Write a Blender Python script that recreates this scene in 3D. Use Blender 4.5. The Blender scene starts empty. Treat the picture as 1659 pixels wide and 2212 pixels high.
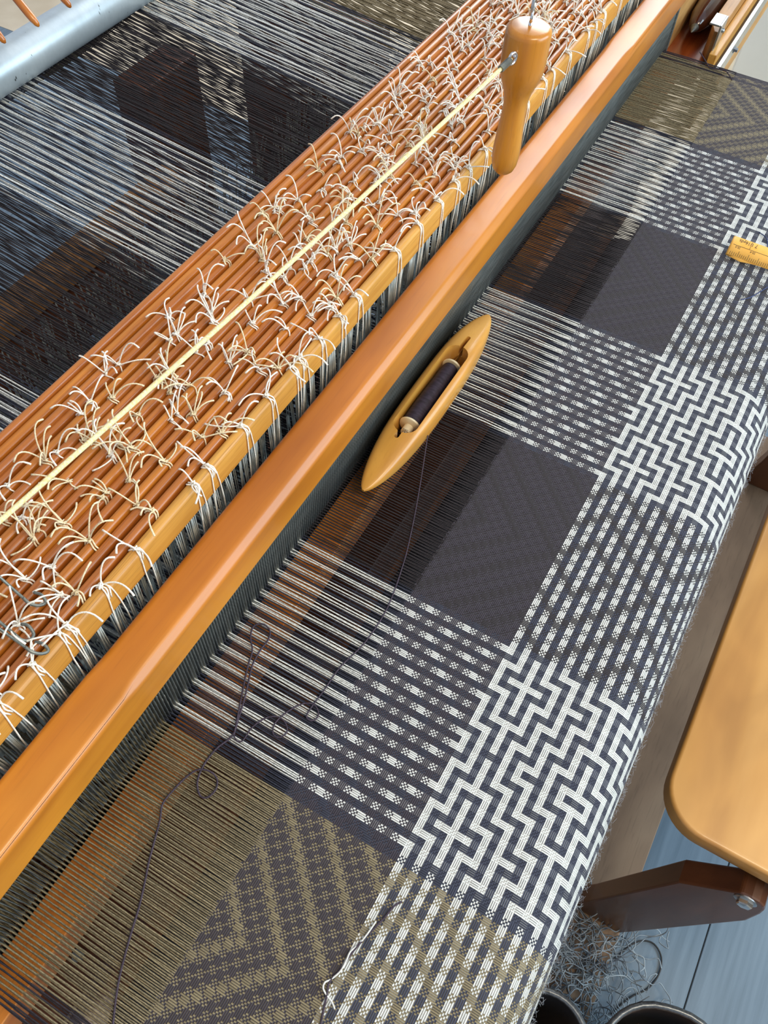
import bpy, bmesh, math, random
import numpy as np
from mathutils import Vector, Matrix
C = bpy.context.scene.collection
SC = bpy.context.scene
random.seed(7)
RNG = np.random.default_rng(7)

# ---------------------------------------------------------------- camera, light, exposure
# loom space: x runs along the beater, y from the weaver to the back beam, z up; z = 0 is the web of the cloth
CAM_H = 0.68
ROT = ((0.49325884, 0.71599823, -0.49400632),
       (-0.86904919, 0.4304642, -0.24383207),
       (0.03806871, 0.54958812, 0.83456796))
cd = bpy.data.cameras.new('camera'); cam = bpy.data.objects.new('camera', cd); C.objects.link(cam)
M4 = Matrix(ROT).to_4x4(); M4.translation = Vector((0, 0, CAM_H)); cam.matrix_world = M4
cd.sensor_fit = 'VERTICAL'; cd.sensor_height = 36.0; cd.sensor_width = 27.0
cd.lens = 1789.0 / 2212.0 * 36.0; cd.clip_start = 0.01; cd.clip_end = 60
SC.camera = cam

w = bpy.data.worlds.new('world'); SC.world = w; w.use_nodes = True
nt = w.node_tree; bg = nt.nodes['Background']
bg.inputs['Color'].default_value = (0.80, 0.87, 1.0, 1); bg.inputs['Strength'].default_value = 0.62

def area(name, loc, target, sx, sy, power, col):
    d = bpy.data.lights.new(name, 'AREA'); d.shape = 'RECTANGLE'; d.size = sx; d.size_y = sy
    d.energy = power; d.color = col
    o = bpy.data.objects.new(name, d); C.objects.link(o); o.location = loc
    o.rotation_euler = (Vector(target) - Vector(loc)).to_track_quat('-Z', 'Y').to_euler()
    return o
# daylight: the window on the weaver's side, the window at the far end of the loom, plus an added warm fill light overhead
area('window_light_front', (1.3, -2.05, 1.15), (0.6, 0.2, 0.0), 2.6, 1.5, 78, (0.66, 0.87, 1.0))
area('window_light_right', (3.75, 0.75, 1.28), (0.8, 0.2, 0.0), 1.7, 2.2, 95, (0.95, 0.98, 1.0))
area('warm_fill_light', (0.1, -0.9, 1.75), (0.5, 0.25, 0.0), 0.8, 0.5, 24, (1.0, 0.84, 0.60))
SC.view_settings.view_transform = 'Standard'; SC.view_settings.look = 'None'
SC.view_settings.gamma = 1.0; SC.view_settings.use_curve_mapping = False
SC.view_settings.exposure = 0.0

# ---------------------------------------------------------------- helpers
def srgb(r, g, b):
    f = lambda c: (c/255/12.92) if c/255 <= 0.04045 else ((c/255+0.055)/1.055)**2.4
    return (f(r), f(g), f(b), 1.0)

def newmat(name, rough=0.5, metal=0.0, coat=0.0):
    m = bpy.data.materials.new(name); m.use_nodes = True
    b = m.node_tree.nodes['Principled BSDF']
    b.inputs['Roughness'].default_value = rough; b.inputs['Metallic'].default_value = metal
    if coat: b.inputs['Coat Weight'].default_value = coat; b.inputs['Coat Roughness'].default_value = 0.18
    return m, m.node_tree, b

def N(t, kind, **kw):
    n = t.nodes.new(kind)
    for k, v in kw.items():
        if hasattr(n, k): setattr(n, k, v)
        else: n.inputs[k.replace('_', ' ')].default_value = v
    return n

def ramp(t, fac, stops):
    r = t.nodes.new('ShaderNodeValToRGB'); el = r.color_ramp.elements
    while len(el) > 1: el.remove(el[-1])
    el[0].position = stops[0][0]; el[0].color = stops[0][1]
    for p, c in stops[1:]:
        e = el.new(p); e.color = c
    t.links.new(fac, r.inputs['Fac']); return r

def speckle(name, c1, c2, scale=(40, 40, 40), rough=0.6, metal=0.0, bump=0.0, lo=0.35, hi=0.65, coat=0.0):
    """two-tone noise material"""
    m, t, b = newmat(name, rough, metal, coat)
    tc = N(t, 'ShaderNodeTexCoord'); mp = N(t, 'ShaderNodeMapping'); mp.inputs['Scale'].default_value = scale
    no = N(t, 'ShaderNodeTexNoise', Scale=1.0, Detail=4.0)
    t.links.new(tc.outputs['Object'], mp.inputs['Vector']); t.links.new(mp.outputs[0], no.inputs['Vector'])
    r = ramp(t, no.outputs['Fac'], [(lo, c1), (hi, c2)])
    t.links.new(r.outputs['Color'], b.inputs['Base Color'])
    if bump:
        bp = N(t, 'ShaderNodeBump', Strength=bump, Distance=0.001)
        t.links.new(no.outputs['Fac'], bp.inputs['Height']); t.links.new(bp.outputs[0], b.inputs['Normal'])
    return m

def wood(name, light, mid, dark, axis='x', rough=0.35, coat=0.3, grain=1.0, pores=0.25, bump=0.05):
    """long-grained wood: broad figure, fine pores along the grain"""
    m, t, b = newmat(name, rough, 0.0, coat)
    tc = N(t, 'ShaderNodeTexCoord')
    def noise(sl, sc, detail):
        mp = N(t, 'ShaderNodeMapping')
        mp.inputs['Scale'].default_value = {'x': (sl, sc, sc), 'y': (sc, sl, sc), 'z': (sc, sc, sl)}[axis]
        no = N(t, 'ShaderNodeTexNoise', Scale=1.0, Detail=detail, Distortion=0.4)
        t.links.new(tc.outputs['Object'], mp.inputs['Vector']); t.links.new(mp.outputs[0], no.inputs['Vector'])
        return no
    n1 = noise(2.5, 38*grain, 5.0); n2 = noise(22, 900*grain, 2.0); n3 = noise(9, 14, 2.0)
    r = ramp(t, n1.outputs['Fac'], [(0.30, dark), (0.5, mid), (0.70, light)])
    r2 = ramp(t, n2.outputs['Fac'], [(0.30, (0.35, 0.30, 0.26, 1)), (0.44, (1, 1, 1, 1))])
    r3 = ramp(t, n3.outputs['Fac'], [(0.3, (0.84, 0.80, 0.76, 1)), (0.7, (1.08, 1.05, 1.02, 1))])
    mx = N(t, 'ShaderNodeMixRGB', blend_type='MULTIPLY'); mx.inputs[0].default_value = pores
    t.links.new(r.outputs['Color'], mx.inputs[1]); t.links.new(r2.outputs['Color'], mx.inputs[2])
    m2 = N(t, 'ShaderNodeMixRGB', blend_type='MULTIPLY'); m2.inputs[0].default_value = 1.0
    t.links.new(mx.outputs[0], m2.inputs[1]); t.links.new(r3.outputs['Color'], m2.inputs[2])
    t.links.new(m2.outputs[0], b.inputs['Base Color'])
    bp = N(t, 'ShaderNodeBump', Strength=bump, Distance=0.0004)
    t.links.new(n2.outputs['Fac'], bp.inputs['Height']); t.links.new(bp.outputs[0], b.inputs['Normal'])
    return m

class MB:
    """collects simple shapes in loom coordinates and links them as ONE mesh object"""
    def __init__(s): s.v = []; s.f = []; s.n = 0
    def add(s, verts, faces):
        s.v.extend([tuple(p) for p in verts]); s.f.extend([tuple(i + s.n for i in q) for q in faces]); s.n += len(verts); return s
    def box(s, x0, x1, y0, y1, z0, z1):
        v = [(x, y, z) for x in (x0, x1) for y in (y0, y1) for z in (z0, z1)]
        return s.add(v, [(0, 1, 3, 2), (4, 6, 7, 5), (0, 4, 5, 1), (2, 3, 7, 6), (0, 2, 6, 4), (1, 5, 7, 3)])
    def tube(s, pts, r, sides=6, caps=True):
        P = [Vector(p) for p in pts]; k = len(P)
        rr = r if hasattr(r, '__len__') else [r]*k
        up = Vector((0, 0, 1)); t0 = (P[1]-P[0]).normalized()
        if abs(t0.dot(up)) > 0.9: up = Vector((1, 0, 0))
        nrm = (up - t0*up.dot(t0)).normalized(); V = []; F = []
        for i in range(k):
            t = (P[min(i+1, k-1)] - P[max(i-1, 0)]).normalized()
            q = nrm - t*nrm.dot(t)
            if q.length > 1e-6: nrm = q.normalized()
            bn = t.cross(nrm)
            for j in range(sides):
                a = 2*math.pi*j/sides; V.append(P[i] + (nrm*math.cos(a) + bn*math.sin(a))*rr[i])
        for i in range(k-1):
            for j in range(sides):
                a = i*sides+j; b = i*sides+(j+1) % sides; F.append((a, b, b+sides, a+sides))
        if caps: F.append(tuple(range(sides-1, -1, -1))); F.append(tuple((k-1)*sides+j for j in range(sides)))
        return s.add(V, F)
    def prism(s, poly, axis, a0, a1):
        """polygon (2-tuples) swept along axis between a0 and a1"""
        n = len(poly); V = []
        for a in (a0, a1):
            for (p, q) in poly:
                V.append({'x': (a, p, q), 'y': (p, a, q), 'z': (p, q, a)}[axis])
        F = [(i, (i+1) % n, (i+1) % n+n, i+n) for i in range(n)] + [tuple(range(n-1, -1, -1)), tuple(range(n, 2*n))]
        return s.add(V, F)
    def loft(s, rings, close=True):
        n = len(rings[0]); V = [p for r in rings for p in r]; F = []
        for i in range(len(rings)-1):
            for j in range(n):
                a = i*n+j; b = i*n+(j+1) % n; F.append((a, b, b+n, a+n))
        if close: F.append(tuple(range(n-1, -1, -1))); F.append(tuple((len(rings)-1)*n+j for j in range(n)))
        return s.add(V, F)
    def lathe(s, prof, origin, axis, sides=24):
        """prof: (radius, distance along axis)"""
        ax = Vector(axis).normalized(); q = ax.to_track_quat('Z', 'X'); o = Vector(origin); rings = []
        for r, h in prof:
            rings.append([o + q @ Vector((r*math.cos(2*math.pi*j/sides), r*math.sin(2*math.pi*j/sides), h)) for j in range(sides)])
        return s.loft(rings)
    def build(s, name, mat, parent=None, smooth=False, sharp=None, bevel=0, recalc=True, bseg=2):
        loc = Vector((0, 0, 0))
        if parent is not None:
            p = parent
            while p is not None: loc += p.location; p = p.parent
        me = bpy.data.meshes.new(name)
        me.from_pydata([(p[0]-loc.x, p[1]-loc.y, p[2]-loc.z) for p in s.v], [], s.f)
        if recalc:
            bm = bmesh.new(); bm.from_mesh(me); bmesh.ops.recalc_face_normals(bm, faces=bm.faces)
            if bevel:
                eg = [e for e in bm.edges if len(e.link_faces) == 2 and e.calc_face_angle(0) > 0.6]
                bmesh.ops.bevel(bm, geom=eg, offset=bevel, segments=bseg, profile=0.5, affect='EDGES', clamp_overlap=True)
            bm.to_mesh(me); bm.free()
        o = bpy.data.objects.new(name, me); C.objects.link(o)
        if mat: me.materials.append(mat)
        if parent is not None: o.parent = parent
        if smooth:
            me.polygons.foreach_set('use_smooth', [True]*len(me.polygons))
            if sharp: me.set_sharp_from_angle(angle=math.radians(sharp))
        return o

def tag(o, label=None, cat=None, group=None, kind=None):
    if label: o['label'] = label
    if cat: o['category'] = cat
    if group: o['group'] = group
    if kind: o['kind'] = kind
    return o

def thing(name, loc, label, cat, group=None):
    o = bpy.data.objects.new(name, None); C.objects.link(o); o.location = loc; o.empty_display_size = 0.05
    return tag(o, label, cat, group)

def copy_tree(o, parent=None):
    c = o.copy(); C.objects.link(c)
    if parent is not None: c.parent = parent
    for ch in list(o.children): copy_tree(ch, c)
    return c

def spline(pts, sub=6):
    """Catmull-Rom through the points"""
    P = [Vector(p) for p in pts]; out = []
    for i in range(len(P)-1):
        a, b, c, d = P[max(i-1, 0)], P[i], P[i+1], P[min(i+2, len(P)-1)]
        for k in range(sub):
            t = k/sub
            out.append(0.5*((2*b) + (c-a)*t + (2*a-5*b+4*c-d)*t*t + (3*b-3*c+d-a)*t**3))
    out.append(P[-1]); return out

def np_mesh(name, V, Q, mat, parent=None, smooth=True, face_attr=None, point_attr=None, uv=None):
    me = bpy.data.meshes.new(name)
    me.vertices.add(len(V)); me.vertices.foreach_set('co', np.asarray(V, np.float32).ravel())
    k = Q.shape[1]
    me.loops.add(Q.size); me.loops.foreach_set('vertex_index', Q.astype(np.int32).ravel())
    me.polygons.add(len(Q)); me.polygons.foreach_set('loop_start', np.arange(0, Q.size, k, dtype=np.int32))
    me.update(calc_edges=True)
    if smooth: me.polygons.foreach_set('use_smooth', np.ones(len(Q), bool))
    for dom, d in (('FACE', face_attr), ('POINT', point_attr)):
        for nm, arr in (d or {}).items():
            arr = np.asarray(arr, np.float32)
            if arr.ndim == 2:
                a = me.attributes.new(nm, 'FLOAT_COLOR', dom)
                a.data.foreach_set('color', np.concatenate([arr, np.ones((len(arr), 1), np.float32)], 1).ravel())
            else:
                a = me.attributes.new(nm, 'FLOAT', dom); a.data.foreach_set('value', arr)
    if uv is not None:
        l = me.uv_layers.new(name='UVMap'); l.data.foreach_set('uv', np.asarray(uv, np.float32).ravel())
    me.materials.append(mat)
    o = bpy.data.objects.new(name, me); C.objects.link(o)
    if parent is not None: o.parent = parent
    return o

def many_tubes(P, r, sides=5):
    """P: (n,k,3) polylines running mostly along y or z; r: radius or (n,). Returns verts, quads"""
    n, k, _ = P.shape
    T = np.gradient(P, axis=1); T /= np.linalg.norm(T, axis=2, keepdims=True)+1e-12
    ref = np.zeros_like(T); ref[..., 0] = 1.0
    B = np.cross(T, ref); B /= np.linalg.norm(B, axis=2, keepdims=True)+1e-12
    A = np.cross(B, T)
    rr = np.broadcast_to(np.asarray(r, float).reshape(-1, 1, 1), (n, k, 1)) if np.ndim(r) else r
    ang = np.arange(sides)*2*np.pi/sides
    V = P[:, :, None, :] + (A[:, :, None, :]*np.cos(ang)[None, None, :, None] + B[:, :, None, :]*np.sin(ang)[None, None, :, None])*(rr[..., None] if np.ndim(rr) else rr)
    idx = np.arange(n*k*sides).reshape(n, k, sides)
    a = idx[:, :-1, :]; b = np.roll(idx, -1, axis=2)[:, :-1, :]; c = np.roll(idx, -1, axis=2)[:, 1:, :]; d = idx[:, 1:, :]
    Q = np.stack([a, b, c, d], -1).reshape(-1, 4)
    return V.reshape(-1, 3), Q

# ---------------------------------------------------------------- materials
CAPW = wood('honey stained beech', srgb(208, 136, 36), srgb(188, 114, 24), srgb(162, 90, 15), rough=0.42, coat=0.28, grain=0.5, pores=0.12, bump=0.02)
SLATW = wood('reddish oiled ramin', srgb(196, 124, 52), srgb(176, 103, 38), srgb(142, 75, 24), rough=0.34, coat=0.35, grain=2.2, pores=0.55, bump=0.08)
SLATW2 = wood('orange oiled ramin', srgb(208, 136, 48), srgb(188, 114, 34), srgb(154, 86, 22), rough=0.34, coat=0.35, grain=2.0, pores=0.5, bump=0.08)
OAKW = wood('pale oak', srgb(218, 166, 82), srgb(204, 148, 64), srgb(182, 124, 48), rough=0.45, coat=0.12, grain=2.0, pores=0.6, bump=0.1)
KNOBW = wood('turned maple', srgb(206, 144, 50), srgb(188, 122, 34), srgb(158, 96, 24), axis='z', rough=0.30, coat=0.4, grain=0.9, pores=0.2)
SHUTW = wood('blond maple', srgb(228, 176, 92), srgb(214, 156, 70), srgb(192, 130, 48), rough=0.36, coat=0.35, grain=0.7, pores=0.12, bump=0.03)
RACEW = wood('orange pine', srgb(208, 132, 52), srgb(190, 110, 36), srgb(160, 86, 26), rough=0.5, coat=0.1, grain=1.2, pores=0.4)
DARKW = wood('dark chestnut stained beech', srgb(118, 70, 36), srgb(100, 58, 30), srgb(82, 46, 24), axis='z', rough=0.38, coat=0.4, grain=0.5, pores=0.15)
FRAMEW = wood('brown loom timber', srgb(120, 66, 30), srgb(98, 52, 24), srgb(72, 38, 18), rough=0.5, coat=0.1, grain=1.0, pores=0.4)
TANW = wood('tan loom timber', srgb(190, 140, 84), srgb(172, 122, 70), srgb(150, 102, 56), rough=0.5, coat=0.1, grain=1.0, pores=0.3)
BENCHW = wood('worn birch plywood', srgb(214, 162, 92), srgb(200, 146, 76), srgb(176, 122, 60), rough=0.38, coat=0.25, grain=0.35, pores=0.0, bump=0.02)
PLYW = wood('grey brown plywood', srgb(150, 124, 100), srgb(132, 106, 84), srgb(112, 88, 68), rough=0.6, coat=0.0, grain=0.3, pores=0.25)
BOXW = wood('raw birch', srgb(206, 160, 100), srgb(190, 142, 84), srgb(168, 120, 66), rough=0.5, coat=0.05, grain=1.0, pores=0.4)
REDW = wood('varnished cherry', srgb(176, 96, 48), srgb(150, 74, 34), srgb(120, 54, 24), rough=0.18, coat=0.6, grain=1.0, pores=0.2)
ROSEW = wood('dark rosewood', srgb(90, 42, 24), srgb(66, 30, 18), srgb(44, 20, 12), rough=0.15, coat=0.8, grain=1.0, pores=0.2)
STEEL = speckle('zinc plated steel', (0.42, 0.45, 0.47, 1), (0.60, 0.63, 0.65, 1), (60, 60, 60), rough=0.3, metal=1.0)
BRIGHT = speckle('bright chrome', (0.7, 0.72, 0.74, 1), (0.82, 0.83, 0.84, 1), (30, 30, 30), rough=0.12, metal=1.0)
DULL = speckle('dull lead grey metal', (0.14, 0.15, 0.14, 1), (0.24, 0.25, 0.22, 1), (200, 200, 200), rough=0.45, metal=0.7, bump=0.2)
REEDM = speckle('grey reed wire', (0.15, 0.17, 0.17, 1), (0.26, 0.29, 0.29, 1), (30, 30, 300), rough=0.42, metal=0.6)
CORD = speckle('off white cotton cord', srgb(250, 246, 236), srgb(222, 212, 194), (900, 900, 900), rough=0.85, bump=0.5, lo=0.4, hi=0.75)
CORDB = speckle('yellowed cotton cord', srgb(236, 222, 190), srgb(206, 184, 140), (900, 900, 900), rough=0.85, bump=0.5, lo=0.4, hi=0.75)
ROPE = speckle('cream braided cord', srgb(246, 236, 190), srgb(222, 204, 140), (700, 700, 700), rough=0.75, bump=0.5)
HEDM = speckle('grey white polyester heddle', srgb(206, 210, 206), srgb(164, 172, 172), (90, 90, 90), rough=0.6)
BLACKP = speckle('black plastic', (0.012, 0.013, 0.016, 1), (0.022, 0.024, 0.028, 1), (300, 300, 300), rough=0.38, bump=0.1)
IVORY = speckle('ivory plastic', srgb(236, 222, 188), srgb(222, 204, 166), (100, 100, 100), rough=0.4)
INK = speckle('black ink', (0.02, 0.02, 0.02, 1), (0.035, 0.03, 0.03, 1), rough=0.6)

# woven cloth: colour of the thread on top, of the thread crossing below, and which way the top thread runs
def cloth_material():
    m, t, b = newmat('wool weave', 0.88)
    b.inputs['Sheen Weight'].default_value = 0.06
    ac = N(t, 'ShaderNodeAttribute', attribute_name='thread'); au = N(t, 'ShaderNodeAttribute', attribute_name='under')
    at = N(t, 'ShaderNodeAttribute', attribute_name='warp_up')
    uv = N(t, 'ShaderNodeUVMap'); sep = N(t, 'ShaderNodeSeparateXYZ'); t.links.new(uv.outputs[0], sep.inputs[0])
    def prof(o):
        fr = N(t, 'ShaderNodeMath', operation='FRACT'); t.links.new(o, fr.inputs[0])
        mu = N(t, 'ShaderNodeMath', operation='MULTIPLY'); mu.inputs[1].default_value = math.pi; t.links.new(fr.outputs[0], mu.inputs[0])
        si = N(t, 'ShaderNodeMath', operation='SINE'); t.links.new(mu.outputs[0], si.inputs[0]); return si.outputs[0]
    mx = N(t, 'ShaderNodeMix'); mx.data_type = 'FLOAT'
    t.links.new(at.outputs['Fac'], mx.inputs[0]); t.links.new(prof(sep.outputs[1]), mx.inputs[2]); t.links.new(prof(sep.outputs[0]), mx.inputs[3])
    r = ramp(t, mx.outputs[0], [(0.12, (0, 0, 0, 1)), (0.50, (1, 1, 1, 1))])
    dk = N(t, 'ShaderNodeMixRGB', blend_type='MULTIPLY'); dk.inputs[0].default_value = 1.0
    dk.inputs[2].default_value = (0.45, 0.45, 0.45, 1); t.links.new(au.outputs['Color'], dk.inputs[1])  # shade in the gaps between threads put into the colour
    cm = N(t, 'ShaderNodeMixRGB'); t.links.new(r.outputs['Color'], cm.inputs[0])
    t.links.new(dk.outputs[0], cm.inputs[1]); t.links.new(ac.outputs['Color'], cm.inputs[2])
    tc = N(t, 'ShaderNodeTexCoord'); no = N(t, 'ShaderNodeTexNoise', Scale=2200.0, Detail=2.0); t.links.new(tc.outputs['Object'], no.inputs['Vector'])
    r2 = ramp(t, no.outputs['Fac'], [(0.3, (0.72, 0.72, 0.72, 1)), (0.7, (1.15, 1.15, 1.15, 1))])
    c2 = N(t, 'ShaderNodeMixRGB', blend_type='MULTIPLY'); c2.inputs[0].default_value = 1.0
    t.links.new(cm.outputs[0], c2.inputs[1]); t.links.new(r2.outputs['Color'], c2.inputs[2])
    t.links.new(c2.outputs[0], b.inputs['Base Color'])
    bp = N(t, 'ShaderNodeBump', Strength=0.85, Distance=0.0006)
    t.links.new(mx.outputs[0], bp.inputs['Height']); t.links.new(bp.outputs[0], b.inputs['Normal'])
    return m
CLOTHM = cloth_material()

def thread_material():
    m, t, b = newmat('wool warp yarn', 0.85)
    ac = N(t, 'ShaderNodeAttribute', attribute_name='thread')
    tc = N(t, 'ShaderNodeTexCoord'); mp = N(t, 'ShaderNodeMapping'); mp.inputs['Scale'].default_value = (1500, 420, 1500)
    no = N(t, 'ShaderNodeTexNoise', Scale=1.0, Detail=2.0)
    t.links.new(tc.outputs['Object'], mp.inputs[0]); t.links.new(mp.outputs[0], no.inputs['Vector'])
    r2 = ramp(t, no.outputs['Fac'], [(0.32, (0.55, 0.55, 0.55, 1)), (0.68, (1.25, 1.25, 1.25, 1))])
    c2 = N(t, 'ShaderNodeMixRGB', blend_type='MULTIPLY'); c2.inputs[0].default_value = 1.0
    t.links.new(ac.outputs['Color'], c2.inputs[1]); t.links.new(r2.outputs['Color'], c2.inputs[2])
    t.links.new(c2.outputs[0], b.inputs['Base Color']); return m
THREADM = thread_material()

# ---------------------------------------------------------------- setting
FLOOR = -0.75
def setting():
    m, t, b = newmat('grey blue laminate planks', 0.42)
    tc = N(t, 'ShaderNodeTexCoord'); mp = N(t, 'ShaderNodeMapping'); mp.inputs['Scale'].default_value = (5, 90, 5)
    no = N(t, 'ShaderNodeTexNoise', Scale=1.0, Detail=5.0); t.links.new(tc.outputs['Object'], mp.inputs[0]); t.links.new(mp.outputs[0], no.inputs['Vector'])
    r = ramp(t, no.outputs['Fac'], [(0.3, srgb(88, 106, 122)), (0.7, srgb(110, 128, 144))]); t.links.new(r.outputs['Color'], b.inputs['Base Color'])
    PL = m
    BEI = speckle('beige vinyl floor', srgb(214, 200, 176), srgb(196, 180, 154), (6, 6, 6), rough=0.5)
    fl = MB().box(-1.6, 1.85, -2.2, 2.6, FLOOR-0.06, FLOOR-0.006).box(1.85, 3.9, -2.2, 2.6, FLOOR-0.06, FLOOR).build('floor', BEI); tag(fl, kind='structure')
    y = -2.155
    proto = None; row = 0
    while y < 2.6:
        x = -1.6 - (row % 3)*0.4
        while x < 1.85:
            a, b_ = max(x, -1.6), min(x+1.2, 1.85)
            if b_ - a > 0.05:
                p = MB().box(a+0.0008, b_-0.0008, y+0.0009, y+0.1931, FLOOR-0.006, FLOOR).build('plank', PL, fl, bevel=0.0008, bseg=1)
            x += 1.2
        y += 0.194; row += 1
    WALL = speckle('warm white wall paint', srgb(206, 198, 184), srgb(196, 188, 172), (3, 3, 3), rough=0.7)
    WHITE = speckle('white gloss paint', srgb(232, 232, 226), srgb(222, 222, 216), (4, 4, 4), rough=0.4)
    # right wall with the window the sheen on the beater comes from
    wr = MB().box(3.9, 4.0, -2.2, 2.6, FLOOR, 0.15).box(3.9, 4.0, -2.2, -0.1, 0.15, 2.45).box(3.9, 4.0, 1.6, 2.6, 0.15, 2.45).box(3.9, 4.0, -2.2, 2.6, 2.45, 2.7).build('wall_right', WALL); tag(wr, kind='structure')
    wf = MB().box(-1.6, 4.0, -2.3, -2.2, FLOOR, 0.30).box(-1.6, -0.1, -2.3, -2.2, 0.30, 1.95).box(2.7, 4.0, -2.3, -2.2, 0.30, 1.95).box(-1.6, 4.0, -2.3, -2.2, 1.95, 2.05).build('wall_front', WALL); tag(wf, kind='structure')
    for nm, bars in (('window_1', [(3.92, 3.96, -0.1, -0.05, 0.15, 2.45), (3.92, 3.96, 1.55, 1.6, 0.15, 2.45), (3.92, 3.96, 0.73, 0.77, 0.15, 2.45), (3.92, 3.96, -0.1, 1.6, 0.15, 0.20), (3.92, 3.96, -0.1, 1.6, 2.40, 2.45)]),
                     ('window_2', [(-0.1, -0.05, -2.26, -2.22, 0.30, 1.95), (2.65, 2.7, -2.26, -2.22, 0.30, 1.95), (1.28, 1.32, -2.26, -2.22, 0.30, 1.95), (-0.1, 2.7, -2.26, -2.22, 0.30, 0.35), (-0.1, 2.7, -2.26, -2.22, 1.90, 1.95)])):
        mb = MB()
        for q in bars: mb.box(*q)
        tag(mb.build(nm, WHITE), kind='structure')
    bb = MB().box(3.86, 3.9, -2.2, 2.6, FLOOR, FLOOR+0.16).build('baseboard_right', WALL, bevel=0.004); tag(bb, kind='structure')
    # white painted pillar just beyond the loom, seen at the right edge
    pi = MB().box(2.5, 2.72, -0.05, 0.252, FLOOR, 1.2).build('trim_1', WHITE, bevel=0.006); tag(pi, kind='structure')
    tr = MB().box(2.95, 3.6, 0.36, 0.40, FLOOR, FLOOR+0.55).build('trim_2', WALL, bevel=0.003); tag(tr, kind='structure')
setting()

# ---------------------------------------------------------------- the draft: which thread is where
U = 0.0062970; X0 = 0.3063                       # one unit = four threads
def xI(i): return X0 - U*i
TURNS = [-199, -177, -154, -132, -121, -110, -88, -66, -55, -44, -22, 0, 11, 22, 45, 67]
def tval(i):
    """pointed draft of the pattern units"""
    i = int(i)
    segs = [(-22, 0, lambda q: -q), (0, 11, lambda q: q), (11, 22, lambda q: 22-q), (22, 45, lambda q: q-22), (45, 99, lambda q: 68-q),
            (-44, -22, lambda q: 44+q), (-55, -44, lambda q: -44-q), (-66, -55, lambda q: 66+q), (-88, -66, lambda q: -66-q),
            (-110, -88, lambda q: 110+q), (-121, -110, lambda q: -110-q), (-132, -121, lambda q: 132+q), (-154, -132, lambda q: -132-q), (-200, -154, lambda q: 176+q)]
    for a, b, f in segs:
        if a <= i <= b: return f(i)
    return 0
def jval(j):
    if j > 5: return 10-j
    j = abs(j)
    return 24-j if j > 12 else j
WHITE_W = np.array((0.70, 0.71, 0.68)); KHAKI = np.array((0.235, 0.190, 0.110)); BLACK = np.array((0.026, 0.020, 0.024))
NAVY = np.array((0.040, 0.045, 0.076)); PURPLE = np.array((0.040, 0.032, 0.045))
def block(i):
    """colour block of the warp at unit i"""
    if -5 <= i <= 27: return 'stripe', (i % 2 == 0)
    if -71 <= i <= -39: return 'stripe', (i % 2 == 0)
    if -137 <= i <= -105: return 'stripe', (i % 2 == 0)
    if -104 <= i <= -72 or -38 <= i <= -6: return 'black', False
    if i == 28 or i == -138: return 'stripe', False
    return 'khaki', False
I_MIN, I_MAX = -173, 63
ends_i = []; ends_c = []
for e in range((I_MAX-I_MIN+1)*4):
    i = I_MIN + e//4; kind, wh = block(i)
    c = WHITE_W if (kind == 'stripe' and wh) else NAVY*0.75 if kind == 'stripe' else BLACK if kind == 'black' else KHAKI
    if kind == 'khaki':
        q = min(e, (I_MAX-I_MIN+1)*4-1-e)
        if q < 6 or 11 <= q < 15: c = PURPLE*0.8
        else: c = KHAKI*(0.86+0.28*((e*7919) % 13)/13.0)
    ends_i.append(i); ends_c.append(c)
ends_i = np.array(ends_i); ends_c = np.array(ends_c); NE = len(ends_i)
TV = np.array([tval(i) for i in ends_i])
ex = xI(I_MIN-0.5) - U/4*(np.arange(NE)+0.5)       # x of every end; runs from the far selvedge to the near one

# ---------------------------------------------------------------- woven cloth over the breast beam
FELL_J = 21.2; YB = -0.059; RB = 0.050
def cloth_pt(s):
    """arc length from the fell line -> (y, z, ny, nz)"""
    yf = 0.3e-3 + U*FELL_J
    y = yf - s
    if y >= YB: return y, 0.0
    th = (YB-y)/RB
    if th < 1.75: return YB - RB*math.sin(th), -RB + RB*math.cos(th)
    d = (th-1.75)*RB
    return YB - RB*math.sin(1.75) + d*math.cos(1.75)*-1.0*0 + d*0.18, -RB + RB*math.cos(1.75) - d*0.98
NP = int((FELL_J+39)*4)
picks_j = np.array([int(round(FELL_J - 0.5 - (p+0.5)/4.0 + 0.0)) for p in range(NP)])
weft_c = []
for p, j in enumerate(picks_j):
    if j >= 5: c = PURPLE
    elif j >= -28: c = WHITE_W*0.98 if j % 2 == 0 else NAVY
    else: c = PURPLE
    weft_c.append(c)
weft_c = np.array(weft_c)
JV = np.array([jval(j) for j in picks_j])
woven = thing('woven_cloth', (0.6, 0.03, -0.05), 'wool cloth on the loom, black squares and white stepped lines', 'cloth')
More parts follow.
